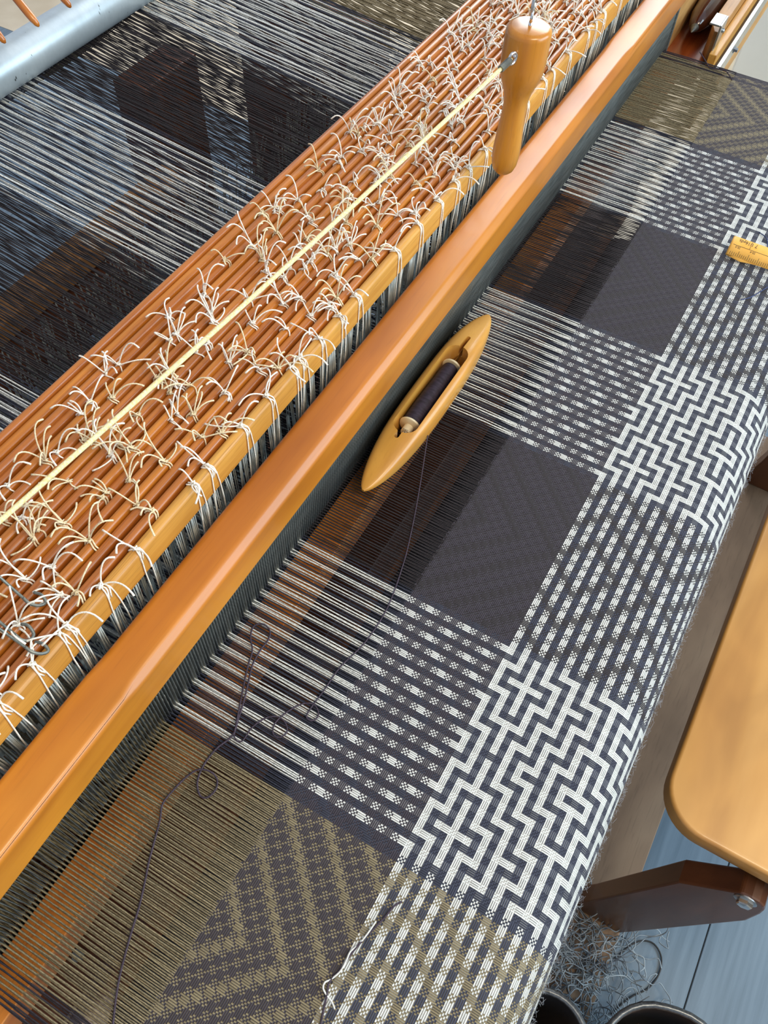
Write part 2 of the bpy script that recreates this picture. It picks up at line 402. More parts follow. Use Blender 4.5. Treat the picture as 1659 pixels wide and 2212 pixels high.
def build_cloth():
    xs = xI(I_MIN-0.5) - U/4*np.arange(NE+1)
    ss = U/4*np.arange(NP+1)
    yz = np.array([cloth_pt(s) for s in ss])
    V = np.zeros((NP+1, NE+1, 3)); V[..., 0] = xs[None]; V[..., 1] = yz[:, None, 0]; V[..., 2] = yz[:, None, 1]
    V[0, :, 1] += RNG.normal(0, 0.0006, NE+1)
    e = np.arange(NE)[None]; p = np.arange(NP)[:, None]
    ii = ends_i[None]; jj = picks_j[:, None]
    mixed = ((ii + jj) % 2) != 0
    psi = (TV[None] - JV[:, None]) % 3
    tabby = ((e + p) % 2) == 0
    warp_up = np.where(mixed, psi == 2, tabby)
    wc = np.broadcast_to(ends_c[None], (NP, NE, 3)).copy(); fc = np.broadcast_to(weft_c[:, None], (NP, NE, 3)).copy()
    wc *= RNG.normal(1, 0.06, (1, NE, 1)); fc *= RNG.normal(1, 0.06, (NP, 1, 1))
    top = np.where(warp_up[..., None], wc, fc); und = np.where(warp_up[..., None], fc, wc)
    # relief: floats stand proud of the interlacing
    up = warp_up.astype(float)
    h = np.zeros((NP+1, NE+1)); h[1:-1, 1:-1] = 0.25*(up[:-1, :-1]+up[1:, :-1]+up[:-1, 1:]+up[1:, 1:])
    V[..., 2] += (np.abs(h-0.5)*2)*0.00035
    idx = np.arange((NP+1)*(NE+1)).reshape(NP+1, NE+1)
    Q = np.stack([idx[:-1, :-1], idx[1:, :-1], idx[1:, 1:], idx[:-1, 1:]], -1).reshape(-1, 4)
    u0 = np.broadcast_to(np.arange(NE)[None], (NP, NE)).astype(np.float32); v0 = np.broadcast_to(np.arange(NP)[:, None], (NP, NE)).astype(np.float32)
    uv = np.stack([np.stack([u0, v0], -1), np.stack([u0, v0+0.9999], -1), np.stack([u0+0.9999, v0+0.9999], -1), np.stack([u0+0.9999, v0], -1)], 2).reshape(-1, 2)
    V = V.reshape(-1, 3) - np.array((0.6, 0.03, -0.05))
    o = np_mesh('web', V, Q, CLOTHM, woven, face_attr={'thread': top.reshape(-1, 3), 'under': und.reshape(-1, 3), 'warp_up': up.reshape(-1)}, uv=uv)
    # wool fuzz on the turn over the beam
    n = 3000
    th = RNG.uniform(0.9, 1.6, n); x = RNG.uniform(-0.08, 1.38, n)
    L = RNG.uniform(0.0008, 0.0045, n); P = np.zeros((n, 3, 3))
    for k, f in enumerate((0, 0.55, 1.0)):
        a = th + f*RNG.normal(0, 0.05, n)
        P[:, k, 0] = x + f*L*RNG.normal(0, 0.8, n); P[:, k, 1] = YB - (RB+f*L)*np.sin(a); P[:, k, 2] = -RB + (RB+f*L)*np.cos(a)
    Vf, Qf = many_tubes(P, 0.00006, 3)
    f = np_mesh('fuzz', Vf - np.array((0.6, 0.03, -0.05)), Qf, FUZZ, woven); tag(f, kind='stuff')
FUZZ = speckle('pale wool fuzz', (0.55, 0.58, 0.62, 1), (0.40, 0.42, 0.48, 1), rough=0.9)
build_cloth()
bb = MB().lathe([(RB-0.003, 0), (RB-0.003, 1.75)], (-0.2, YB, -RB), (1, 0, 0), 40).build('breast_beam', TANW, smooth=True, sharp=40)
tag(bb, 'round wooden breast beam the cloth turns over', 'beam')

# ---------------------------------------------------------------- warp threads: in front of the reed and behind it
def build_warp():
    dent = np.floor(np.arange(NE)/2)
    xd = xI(I_MIN-0.5) - U/4*(dent*2+1)             # both ends of a dent pass at one place
    n = NE; lower = (np.arange(n) % 2).astype(float)
    fell = 0.3e-3 + U*FELL_J
    ys = [fell-0.002, fell+0.03, fell+0.08, 0.2505, 0.272, 0.36, 0.45, 0.60, 0.78, 0.948]
    up = [0.0003, 0.0006, 0.0008, 0.001, 0.0015, 0.004, 0.008, 0.020, 0.034, 0.0465]
    lo = [0.0001, -0.0012, -0.0030, -0.0042, -0.010, -0.034, -0.050, -0.022, 0.015, 0.0455]
    k = len(ys); P = np.zeros((n, k, 3))
    jit = RNG.normal(0, 0.00028, (n, k)); jit[:, 0] *= 0.3; jit[:, 3] *= 0.2
    group = np.sin(np.arange(n)*0.37)*0.0007 + RNG.normal(0, 0.0007, n)
    for q in range(k):
        f = min(1.0, max(0.0, (ys[q]-fell)/(0.2505-fell))) if q <= 3 else 1.0
        base = ex*(1-f**3) + (xd + (lower-0.5)*0.00025)*f**3
        if q > 3: base = xd + (lower-0.5)*0.0009 + group*min(1.0, (q-3)/3.0)
        P[:, q, 0] = base + jit[:, q]*(1.0 if q < 4 else 2.4)
        P[:, q, 1] = ys[q]
        P[:, q, 2] = np.where(lower > 0, lo[q], up[q]) + RNG.normal(0, 0.0003 if q < 4 else 0.0012, n)
    col = ends_c*RNG.normal(1, 0.10, (n, 1)); dark = ends_c.max(1) < 0.1
    col[dark] *= 0.9
    V, Q = many_tubes(P[:, :4], np.where(dark, 0.00056, 0.00060), 6)
    o = np_mesh('warp_threads', V, Q, THREADM, point_attr={'thread': np.repeat(col, 4*6, 0)})
    tag(o, 'open warp threads between the reed and the woven edge, striped and khaki', 'threads', kind='stuff')
    V, Q = many_tubes(P[:, 3:], np.where(dark, 0.00072, 0.00088), 5)
    o = np_mesh('warp_threads', V, Q, THREADM, point_attr={'thread': np.repeat(col, (k-3)*5, 0)})
    tag(o, 'striped warp threads stretched behind the heddle bars to the metal roller', 'threads', kind='stuff')
    # the same warp falling away behind the roller
    P2 = np.zeros((n, 3, 3)); P2[:, 0] = P[:, -1]; P2[:, 1] = P[:, -1] + np.array((0, 0.06, -0.004)); P2[:, 2] = P[:, -1] + np.array((0, 0.60, -0.42))
    P2[:, 2, 0] += RNG.normal(0, 0.002, n)
    V, Q = many_tubes(P2, 0.00085, 4)
    o = np_mesh('warp_threads', V, Q, THREADM, point_attr={'thread': np.repeat(col*0.9, 3*4, 0)})
    tag(o, 'striped warp threads falling away beyond the metal roller, top left corner', 'threads', kind='stuff')
build_warp()

# ---------------------------------------------------------------- beater: hand rail, reed, race, shuttle box
beater = thing('beater', (0.6, 0.245, -0.06), 'swinging beater of the loom with honey brown hand rail and black reed', 'beater')
def rail_profile(ch, r_back, lift=0.0):
    """flat top, planed chamfer of width ch along the front edge, slightly eased corners"""
    y0, y1, z0, z1 = 0.2300, 0.2650, 0.1040, 0.1450+lift
    corners = [(y1, z0, 0.003), (y1, z1, r_back), (y0+ch, z1, 0.0022), (y0, z1-ch, 0.0022), (y0, z0, 0.003)]
    pts = []; n = len(corners)
    for i in range(n):
        p = Vector(corners[i][:2]); a = Vector(corners[i-1][:2])-p; b = Vector(corners[(i+1) % n][:2])-p; r = corners[i][2]
        a.normalize(); b.normalize(); A = p+a*r; B = p+b*r
        pts.append(tuple(A+a*0.0004))
        for k in range(5):
            t = k/4; pts.append(tuple(A*(1-t)**2 + p*2*t*(1-t) + B*t*t))
        pts.append(tuple(B+b*0.0004))
    return pts
secs = [(-0.30, 0.0034, 0.004, 0.0), (0.098, 0.0034, 0.004, 0.0), (0.110, 0.0056, 0.0055, -0.0003), (0.122, 0.0062, 0.006, -0.0006), (0.125, 0.0062, 0.006, -0.0006), (0.30, 0.0062, 0.006, -0.0006),
        (0.90, 0.0062, 0.006, -0.0006), (1.052, 0.0062, 0.006, -0.0006), (1.055, 0.0062, 0.006, -0.0006), (1.072, 0.0054, 0.0055, -0.0003), (1.092, 0.0034, 0.004, 0.0), (1.75, 0.0034, 0.004, 0.0)]
MB().loft([[(x, y, z) for (y, z) in rail_profile(rf, rb, l)] for (x, rf, rb, l) in secs]).build('hand_rail', CAPW, beater, smooth=True, sharp=35)
def build_reed():
    n = 480; x = 1.4040 - 0.0031485*np.arange(n)
    # each dent a flat wire 0.45 x 4 mm
    a, b, z0, z1, y0, y1 = 0.00020, -0.00020, -0.020, 0.106, 0.2505, 0.2550
    base = np.array([(sx, y, z) for sx in (b, a) for y in (y0, y1) for z in (z0, z1)])
    V = (base[None] + np.stack([x, 0*x, 0*x], -1)[:, None]).reshape(-1, 3)
    q = np.array([(0, 1, 3, 2), (4, 6, 7, 5), (0, 4, 5, 1), (2, 3, 7, 6), (0, 2, 6, 4), (1, 5, 7, 3)])
    Q = (q[None] + 8*np.arange(n)[:, None, None]).reshape(-1, 4)
    o = np_mesh('dents', V - np.array(beater.location), Q, REEDM, beater, smooth=False); tag(o, kind='stuff')
    MB().box(-0.12, 1.412, 0.2490, 0.2565, 0.095, 0.106).box(-0.12, 1.412, 0.2490, 0.2565, -0.034, -0.020).build('reed_rib', BLACKP, beater)
    MB().box(1.4055, 1.413, 0.2485, 0.257, -0.034, 0.106).build('reed_end', REEDM, beater)
build_reed()
MB().prism([(0.2177, -0.0058), (0.2177, -0.045), (0.2640, -0.060), (0.2640, -0.034), (0.2490, -0.034), (0.2490, -0.0068)], 'x', -0.30, 1.405).build('race_board', RACEW, beater, bevel=0.0008, bseg=1)

sbox = thing('shuttle_box', (1.6, 0.22, -0.05), 'wooden shuttle box at the far end of the beater', 'shuttle box')
MB().box(1.405, 2.05, 0.190, 0.262, -0.040, -0.012).build('box_floor', REDW, sbox, bevel=0.001)
MB().box(1.416, 2.05, 0.2515, 0.262, -0.012, 0.075).build('back_board', BOXW, sbox, bevel=0.001)
MB().prism([(1.437, 0.183), (1.437, 0.191), (1.455, 0.199), (1.475, 0.199), (1.480, 0.203), (2.05, 0.203), (2.05, 0.183)], 'z', -0.040, 0.030).build('front_board', BOXW, sbox, bevel=0.001)
MB().box(1.405, 2.05, 0.170, 0.1825, -0.11, 0.012).build('face_board', OAKW, sbox, bevel=0.001)
br = MB().box(1.415, 1.452, 0.1795, 0.1825, -0.010, 0.050).box(1.415, 1.452, 0.1825, 0.199, 0.047, 0.050).build('steel_bracket', STEEL, sbox, bevel=0.0006, bseg=1)
for zz in (0.005, 0.035):
    MB().lathe([(0.0, -0.0001), (0.0032, 0.0), (0.0034, 0.002), (0.0015, 0.0035)], (1.436, 0.1795, zz), (0, -1, 0), 10).build('screw', STEEL, br, smooth=True)
fb = MB().box(1.40, 1.85, 0.1590, 0.1655, -0.030, -0.004).build('flat_bar', STEEL, sbox, bevel=0.0006, bseg=1)
for xx in (1.415, 1.50):
    MB().lathe([(0.0, -0.0001), (0.006, 0.0), (0.006, 0.0015), (0.0036, 0.0016), (0.0036, 0.006), (0.0, 0.0061)], (xx, 0.159, -0.016), (0, -1, 0), 6).build('bolt', STEEL, fb)

# ---------------------------------------------------------------- heddle shafts: a row of slats with tied cords
COTS = [0.857, 0.837, 0.8170, 0.8000, 0.7815, 0.7630, 0.7445, 0.7260, 0.7075, 0.6890, 0.6710, 0.6530, 0.6355, 0.6165, 0.5975, 0.5780]
ZS = 0.180
def slat_profile(yc, w_, zt, h_):
    pts = [(yc+w_/2, zt-h_)]
    for q in range(9):
        a = math.radians(q*180/8); pts.append((yc + w_/2*math.cos(a), zt-w_*0.42 + w_*0.42*math.sin(a)))
    pts.append((yc-w_/2, zt-h_)); return pts

def tie_mesh(name, seed, yw, long_tail=False, ntails=3, hh=0.010):
    """a cord tied once round a slat: loop, knot, loose ends. Origin on top of the slat"""
    R = random.Random(seed); mb = MB(); r = 0.00062
    turns = 2 if R.random() < 0.6 else 1
    for q in range(turns):
        ox = (q-0.5*(turns-1))*0.0021
        loop = []
        for k in range(11):
            a = math.pi*(-0.18 + 1.36*k/10)
            loop.append((ox + 0.0012*math.sin(k*0.9+seed), (yw/2+r*0.9)*math.cos(a), (-yw*0.42) + (yw*0.42+r*0.9)*math.sin(a) if math.sin(a) > 0 else -yw*0.42 + 0.012*math.sin(a)))
        mb.tube(loop, r, 5)
    ky = -0.15*yw*(1 if R.random() < .5 else -1.0)
    kz = r*1.5
    kp = [(0.0022*math.cos(2.6*k)*R.uniform(.7, 1.1), ky+0.0020*math.sin(2.1*k+1), kz+0.0016*math.sin(1.7*k)+0.0008) for k in range(9)]
    mb.tube(spline(kp, 2), r*0.95, 5)
    for q in range(ntails):
        a = R.uniform(0, 2*math.pi); L = R.uniform(0.014, 0.031); lift = R.uniform(0.15, 0.95); curl = R.uniform(-0.9, 0.9); droop = R.uniform(0.0, 0.5)
        pts = []
        for k in range(6):
            f = k/5; b_ = a + curl*f
            pts.append((L*f*math.cos(b_)*(1-0.35*lift), ky + L*f*math.sin(b_)*(1-0.35*lift), kz + L*(lift*math.sin(f*1.9) - droop*f*f*0.45)))
        mb.tube(spline(pts, 2), [r]*8 + [r*1.05, r*1.25, r*1.3], 5)
    if long_tail:
        for q in range(2):
            x1 = (q-0.5)*R.uniform(0.003, 0.008)
            yf = -yw/2 - r
            pts = [(0.3*x1, ky, kz+r), (x1*0.6, -yw/2+0.001, kz-0.0005), (x1*0.8, yf, -0.006), (x1, yf-0.0002, -0.015), (x1*1.2, yf-0.0002, -0.025),
                   (x1*1.4+R.uniform(-.001, .001), yf+0.0012, -0.06), (x1*1.1, yf+0.004, -0.11), (x1, yf+0.006, -0.165)]
            mb.tube(spline(pts, 2), r*0.95, 5)
    me_o = mb.build(name, CORD if R.random() < 0.85 else CORDB, None, smooth=True, recalc=False)
    me = me_o.data; bpy.data.objects.remove(me_o); return me
TIES = [tie_mesh('cord_tie', 100+q, 0.0088, ntails=3+q % 3) for q in range(18)]
TIESY = [m.copy() for m in TIES]
for m in TIESY: m.materials.clear(); m.materials.append(CORDB)
TIESF = [tie_mesh('cord_tie', 300+q, 0.0090, True, ntails=3+q % 2) for q in range(7)]

def heddles_mesh(ys, zt, xs, name, parent, ztop=None):
    n = len(xs); P = np.zeros((2*n, 5, 3)); sgn = np.tile([-1.0, 1.0], n); xx = np.repeat(xs, 2)
    lean = np.repeat(RNG.normal(0, 0.0035, n), 2); leany = np.repeat(RNG.normal(0, 0.003, n), 2)
    zz = [zt-0.002, 0.10, 0.012, -0.004, -0.19]
    for k, z in enumerate(zz):
        f = min(1.0, (zt-z)/0.12)
        P[:, k, 0] = xx + sgn*(0.0009 if k < 2 else 0.0014 if k in (2, 3) else 0.0008) + lean*f
        P[:, k, 1] = ys + leany*f + RNG.normal(0, 0.0003, 2*n); P[:, k, 2] = z
    V, Q = many_tubes(P, 0.00062, 4)
    # the knotted eye
    b_ = np.array([(sx, sy, sz) for sx in (-0.0019, 0.0019) for sy in (-0.0009, 0.0009) for sz in (-0.004, 0.013)])
    q = np.array([(0, 1, 3, 2), (4, 6, 7, 5), (0, 4, 5, 1), (2, 3, 7, 6), (0, 2, 6, 4), (1, 5, 7, 3)])
    base = np.stack([P[::2, 2, 0]+0.0014, P[::2, 2, 1], P[::2, 2, 2]+RNG.choice([0.0, 0.03, 0.055], n)], -1)
    V2 = (base[:, None]+b_[None]).reshape(-1, 3); Q2 = (q[None]+8*np.arange(n)[:, None, None]).reshape(-1, 4)+len(V)
    o = np_mesh(name, np.concatenate([V, V2]) - np.array(parent.location), np.concatenate([Q, Q2]), HEDM, parent, smooth=False)
    return tag(o, kind='stuff')

ORD = ['back most', 'second from the back', 'third from the back', 'fourth from the back', 'fifth from the back', 'sixth from the back', 'seventh from the back', 'eighth from the back',
       'eighth behind the pale front bar', 'seventh behind the pale front bar', 'sixth behind the pale front bar', 'fifth behind the pale front bar', 'fourth behind the pale front bar',
       'third behind the pale front bar', 'second behind the pale front bar', 'first behind the pale front bar']
XA, XB = -0.32, 1.78
def far_dense(x):    # ties stand closer together towards the near end of the loom
    return 0.072 + 0.012*random.random()
for s_, ct in enumerate(COTS):
    zt = ZS + [0.0, -0.002, 0.001, -0.003, 0.0, 0.0015, -0.001, 0.001][s_ % 8]
    yc = ct*(CAM_H-zt)
    sh = thing('heddle_shaft', (0.7, yc, zt), 'reddish brown rounded heddle slat, %s of the row' % ORD[s_], 'heddle shaft', 'brown heddle slats of the harness')
    wd = 0.0092 if s_ == 1 else 0.0068 + 0.0006*random.random()
    MB().prism(slat_profile(yc, wd, zt, 0.030), 'x', XA, XB).build('slat', [SLATW, SLATW2][(s_*5+1) % 3 == 0], sh, smooth=True, sharp=40)
    MB().prism(slat_profile(yc, wd, -0.185, 0.02), 'x', XA, XB).build('lower_slat', FRAMEW, sh, smooth=True, sharp=40)
    heddles_mesh(yc, zt-0.028, np.linspace(-0.08, 1.39, 54)+RNG.normal(0, 0.006, 54), 'heddles', sh)
    if s_ < 2: continue
    x = -0.02 + 0.031*((s_*7) % 3) + 0.012*random.random()
    if s_ == 2: x += 0.02
    while x < 1.42:
        skip = (s_ == 2 and random.random() < 0.45) or random.random() < 0.06
        if not skip:
            for rep in range(2 if random.random() < 0.35 else 1):
                near = x < 0.34 and s_ > 4
                me = random.choice(TIESY if (near and random.random() < 0.5) else TIES)
                o = bpy.data.objects.new('cord_tie', me); C.objects.link(o); o.parent = sh
                o.location = (x + rep*0.008*random.uniform(.6, 1.6) - 0.7, 0.0, 0.0)
                if random.random() < 0.5: o.scale = (-1, 1, 1)
        x += far_dense(x)
# the pale front bar with its long cords
FB_Y, FB_Z = 0.2785, 0.180
fsh = thing('heddle_shaft', (0.7, FB_Y, FB_Z), 'pale oak heddle bar at the front of the row, nearest the hand rail', 'heddle shaft')
MB().prism(slat_profile(FB_Y, 0.0090, FB_Z, 0.0255), 'x', XA, XB).build('slat', OAKW, fsh, smooth=True, sharp=40)
heddles_mesh(FB_Y, FB_Z-0.0255, np.sort(RNG.uniform(-0.08, 1.39, 230)), 'heddles', fsh)
for q, x in enumerate([0.02, 0.05, 0.08, 0.105, 0.112, 0.146, 0.18, 0.245, 0.263, 0.308, 0.343, 0.379, 0.39, 0.418, 0.45, 0.479, 0.55, 0.594, 0.636, 0.671, 0.699, 0.735, 0.79, 0.84, 0.89, 0.913, 0.96, 1.018, 1.043, 1.072, 1.13, 1.19, 1.25]):
    o = bpy.data.objects.new('cord_tie', TIESF[(q*3) % 7]); C.objects.link(o); o.parent = fsh
    o.location = (x-0.7, 0, 0)
    if random.random() < 0.5: o.scale = (-1, 1, 1)
# second harness under the warp, its white heddles show between the threads
def lower_harness():
    t = thing('ground_harness', (0.7, 0.66, -0.2), 'white ground heddles hanging under the warp behind the slats', 'heddles')
    for r_, y in enumerate((0.600, 0.635, 0.670)):
        n = 230; xs = np.sort(RNG.uniform(-0.05, 1.2, n)); P = np.zeros((n, 3, 3))
        for k, (z, dy) in enumerate(((-0.034+0.012*r_, 0.0), (-0.08, 0.004), (-0.26, 0.010))):
            P[:, k, 0] = xs + RNG.normal(0, 0.002, n); P[:, k, 1] = y + dy + RNG.normal(0, 0.008, n); P[:, k, 2] = z
        V, Q = many_tubes(P, 0.0011, 4)
        tag(np_mesh('heddles', V - np.array(t.location), Q, HEDM, t, smooth=False), kind='stuff')
    MB().box(-0.2, 1.5, 0.585, 0.70, -0.285, -0.262).build('lower_bar', FRAMEW, t, bevel=0.003)
lower_harness()

# ---------------------------------------------------------------- boat shuttle with its bobbin
def boolean(o, cutters):
    for c in cutters:
        md = o.modifiers.new('cut', 'BOOLEAN'); md.operation = 'DIFFERENCE'; md.solver = 'EXACT'; md.object = c
    bpy.context.view_layer.update()
    me = bpy.data.meshes.new_from_object(o.evaluated_get(bpy.context.evaluated_depsgraph_get()))
    o.modifiers.clear(); old = o.data; o.data = me; me.name = old.name
    for c in cutters: bpy.data.objects.remove(c)
    return o
def stadium(x0, x1, y0, y1, n=10):
    r = (y1-y0)/2; cy = (y0+y1)/2; pts = []
    for q in range(n+1):
        a = -math.pi/2 + math.pi*q/n; pts.append((x1-r+r*math.cos(a), cy+r*math.sin(a)))
    for q in range(n+1):
        a = math.pi/2 + math.pi*q/n; pts.append((x0+r+r*math.cos(a), cy+r*math.sin(a)))
    return pts
def build_shuttle():
    t = thing('boat_shuttle', (0.545, 0.2235, 0.002), 'blond wooden boat shuttle lying against the reed on the warp', 'shuttle')
    xa, xb, cy = 0.4045, 0.6900, 0.2230; mid = (xa+xb)/2; half = (xb-xa)/2
    rings = []; n = 28
    for q in range(45):
        u = -1 + 2*q/44; u = math.copysign(1-(1-abs(u))**1.25, u)
        au = abs(u)
        wv = 0.0200*max(0.0, 1-au**2.7)**0.66 + 0.0012
        zt = 0.0335 - 0.0165*max(0, (au-0.42)/0.58)**1.6
        zb = 0.0015 + 0.0125*max(0, (au-0.35)/0.65)**2.0
        zt = max(zt, zb+0.0022*(1.05-au)+0.0012)
        ring = []
        for k in range(n):
            a = 2*math.pi*k/n; c, s = math.cos(a), math.sin(a); e = 0.55
            yy = cy + 0.0012*(u*u) + wv*math.copysign(abs(c)**e, c); zz = (zt+zb)/2 + (zt-zb)/2*math.copysign(abs(s)**e, s)
            ring.append((mid+half*u, yy, zz))
        rings.append(ring)
    body = MB().loft(rings).build('body', SHUTW, t)
    cut = MB().prism(stadium(0.4755, 0.6130, 0.2100, 0.2360, 12), 'z', -0.01, 0.06).build('cut', None)
    slot = MB().prism(stadium(0.5950, 0.6330, 0.2205, 0.2255, 6), 'z', 0.0185, 0.06).build('cut', None)
    slot2 = MB().prism(stadium(0.4670, 0.4850, 0.2210, 0.2260, 6), 'z', 0.010, 0.06).build('cut', None)
    eye = MB().prism([(x, z+0.0165) for x, z in stadium(0.4980, 0.5650, -0.0016, 0.0016, 5)], 'y', 0.19, 0.2085).build('cut', None)
    boolean(body, [cut, slot, slot2, eye])
    me = body.data
    bm = bmesh.new(); bm.from_mesh(me); bmesh.ops.remove_doubles(bm, verts=bm.verts, dist=1e-5); bm.to_mesh(me); bm.free()
    me.polygons.foreach_set('use_smooth', [True]*len(me.polygons)); me.set_sharp_from_angle(angle=math.radians(38))
    MB().tube([(0.470, 0.2235, 0.0155), (0.63, 0.2232, 0.0190)], 0.0016, 10).build('spindle', BRIGHT, t, smooth=True)
    MB().lathe([(0.0001, 0), (0.0026, 0.004), (0.0030, 0.012), (0.0030, 0.016)], (0.478, 0.2234, 0.0157), (1, 0, 0.02), 12).build('spindle_tip', BRIGHT, t, smooth=True)
    b = thing('bobbin', (0.545, 0.2234, 0.0172), 'ivory bobbin wound with dark purple yarn inside the boat shuttle', 'bobbin')
    ax = (1, 0, 0.022); o0 = (0.4885, 0.2234, 0.0159)
    MB().lathe([(0.0052, 0), (0.0055, 0.0006), (0.0055, 0.0085), (0.0052, 0.0088), (0.0105, 0.0092), (0.0120, 0.0100), (0.0123, 0.0112), (0.0118, 0.0122), (0.006, 0.0124), (0.006, 0.1040),
                (0.0105, 0.1042), (0.0112, 0.1050), (0.0108, 0.1062), (0.005, 0.1085), (0.0042, 0.1115), (0.003, 0.112)], o0, ax, 28).build('spool', IVORY, b, smooth=True, sharp=40)
    prof = [(0.006, 0.0126)]
    m = 104
    for q in range(m+1):
        f = q/m; rr = 0.0098 + 0.0007*math.sin(f*5.2+0.5) - 0.0012*max(0, f-0.85)/0.15
        prof.append((rr + (0.00028 if q % 2 else -0.00022) + 0.00012*math.sin(q*1.7), 0.0130 + 0.0900*f))
    prof.append((0.006, 0.1036))
    YARN = speckle('dark aubergine yarn', srgb(56, 44, 60), srgb(36, 26, 38), (400, 120, 120), rough=0.7, bump=0.3)
    MB().lathe(prof, o0, ax, 24).build('yarn', YARN, b, smooth=True)
    txt('JW', 0.0052, Matrix(((0.0, -0.80, -0.6, 0), (-1, 0, 0, 0), (0, 0.6, -0.8, 0), (0, 0, 0, 1))), (0.4905, 0.2265, 0.0204), b, 'letters', flat=True)
def txt(s, size, rot, loc, parent, name, flat=True, mat=None):
    cu = bpy.data.curves.new(name, 'FONT'); cu.body = s; cu.size = size; cu.extrude = 0.00004; cu.fill_mode = 'BOTH'; cu.resolution_u = 3
    o = bpy.data.objects.new(name, cu); C.objects.link(o); bpy.context.view_layer.update()
    me = bpy.data.meshes.new_from_object(o.evaluated_get(bpy.context.evaluated_depsgraph_get())); bpy.data.objects.remove(o)
    me.transform(rot); me.transform(Matrix.Translation(Vector(loc) - (Vector(parent.matrix_world.translation) if parent.parent else Vector(parent.location))))
    me.materials.clear(); me.materials.append(mat or INK)
    o = bpy.data.objects.new(name, me); C.objects.link(o); o.parent = parent; return o
build_shuttle()

# a second, dark shuttle parked in the box
s2 = thing('boat_shuttle', (1.60, 0.228, 0.0), 'dark rosewood boat shuttle with a metal tip in the shuttle box', 'shuttle')
MB().lathe([(0.0065, 0.018), (0.0125, 0.030), (0.0180, 0.055), (0.0205, 0.10), (0.0205, 0.28), (0.012, 0.34)], (1.452, 0.2270, 0.0120), (1, 0.01, 0.0), 24).build('body', ROSEW, s2, smooth=True)
MB().lathe([(0.0006, 0.0), (0.0028, 0.006), (0.0072, 0.0200), (0.0066, 0.021)], (1.452, 0.2270, 0.0120), (1, 0.01, 0.0), 20).build('metal_tip', DULL, s2, smooth=True)

# ---------------------------------------------------------------- weft yarn trailing from the shuttle and loose ends
YARN_A = [(0.4994, 0.2026), (0.4627, 0.1884), (0.425, 0.1745), (0.3937, 0.1637), (0.3608, 0.1538), (0.313, 0.1439), (0.273, 0.144), (0.241, 0.1509), (0.2159, 0.1519), (0.1971, 0.1531), (0.1883, 0.1521), (0.1882, 0.1461), (0.1944, 0.1441), (0.2001, 0.1504), (0.1989, 0.158), (0.1918, 0.1645), (0.1792, 0.1702), (0.169, 0.1717), (0.1621, 0.168), (0.1625, 0.1619), (0.1695, 0.1592), (0.1753, 0.1649), (0.1762, 0.1728), (0.1707, 0.1807), (0.1583, 0.1862), (0.1454, 0.1865), (0.1423, 0.1903), (0.1448, 0.1953)]
YARN_B = [(0.1448, 0.1953), (0.1623, 0.203), (0.1808, 0.2117), (0.2003, 0.22), (0.2148, 0.2251), (0.2249, 0.2341), (0.2349, 0.2375), (0.2406, 0.2314), (0.2391, 0.2234), (0.2312, 0.2191), (0.2183, 0.2192), (0.2041, 0.2177), (0.1902, 0.212), (0.1748, 0.2056), (0.159, 0.2007), (0.1442, 0.1963), (0.1296, 0.2007), (0.1176, 0.2025), (0.1063, 0.2011), (0.0972, 0.1971), (0.0916, 0.1902), (0.0933, 0.1843), (0.1016, 0.1822), (0.1088, 0.1865), (0.1109, 0.194), (0.1077, 0.2031), (0.0992, 0.2082), (0.0873, 0.2105), (0.0721, 0.2116), (0.0611, 0.2062), (0.0484, 0.2007), (0.0329, 0.1942), (0.0196, 0.188), (0.0038, 0.1806), (-0.0108, 0.1752), (-0.025, 0.17), (-0.0383, 0.164), (-0.0507, 0.1571), (-0.0629, 0.1498), (-0.0693, 0.1457), (-0.085, 0.138)]
WEFT = speckle('dark plum weft yarn', srgb(74, 60, 76), srgb(48, 38, 50), (900, 900, 900), rough=0.8, bump=0.6)
NAVYY = speckle('navy yarn', srgb(62, 74, 116), srgb(40, 50, 84), (900, 900, 900), rough=0.8)
WHITEY = speckle('white yarn', srgb(226, 226, 222), srgb(196, 196, 190), (900, 900, 900), rough=0.8)
pa = [(x, y, 0.0022 + (0.012*max(0, 1-q/2.0) if q < 2 else 0)) for q, (x, y) in enumerate(YARN_A)]
wy = MB().tube(spline(pa, 5), 0.00062, 6).tube(spline([(x, y, 0.0024+0.0008*math.sin(q*2.1)) for q, (x, y) in enumerate(YARN_B)], 5), 0.00078, 6).build('weft_yarn', WEFT, smooth=True, recalc=False)
tag(wy, 'dark plum weft yarn trailing in loops from the shuttle across the open warp', 'yarn')
def strand(name, pts, z, r, mat, label):
    o = MB().tube(spline([(p[0], p[1], z + 0.0006*math.sin(q*1.9)) if len(p) == 2 else p for q, p in enumerate(pts)], 5), r, 6).build(name, mat, smooth=True, recalc=False)
    return tag(o, label, 'yarn')
strand('yarn_end', [(0.0828, 0.0242), (0.0733, 0.0254), (0.0634, 0.0275), (0.0566, 0.0304), (0.05, 0.03), (0.0421, 0.0303), (0.0346, 0.0334), (0.0308, 0.0361), (0.027, 0.0353), (0.0246, 0.0308), (0.0228, 0.0254), (0.0202, 0.0216)], 0.0022, 0.0007, WHITEY, 'loose white yarn end lying on the khaki and white cloth, bottom centre')
strand('yarn_end', [(0.1042, 0.0141), (0.098, 0.0178), (0.0889, 0.0198), (0.0768, 0.0236), (0.0656, 0.0268), (0.0548, 0.0294), (0.0428, 0.0307), (0.0329, 0.0336), (0.0246, 0.0308), (0.0137, 0.0274), (0.0044, 0.0243)], 0.0014, 0.0008, WEFT, 'loose dark plum yarn end beside the white yarn end on the cloth')
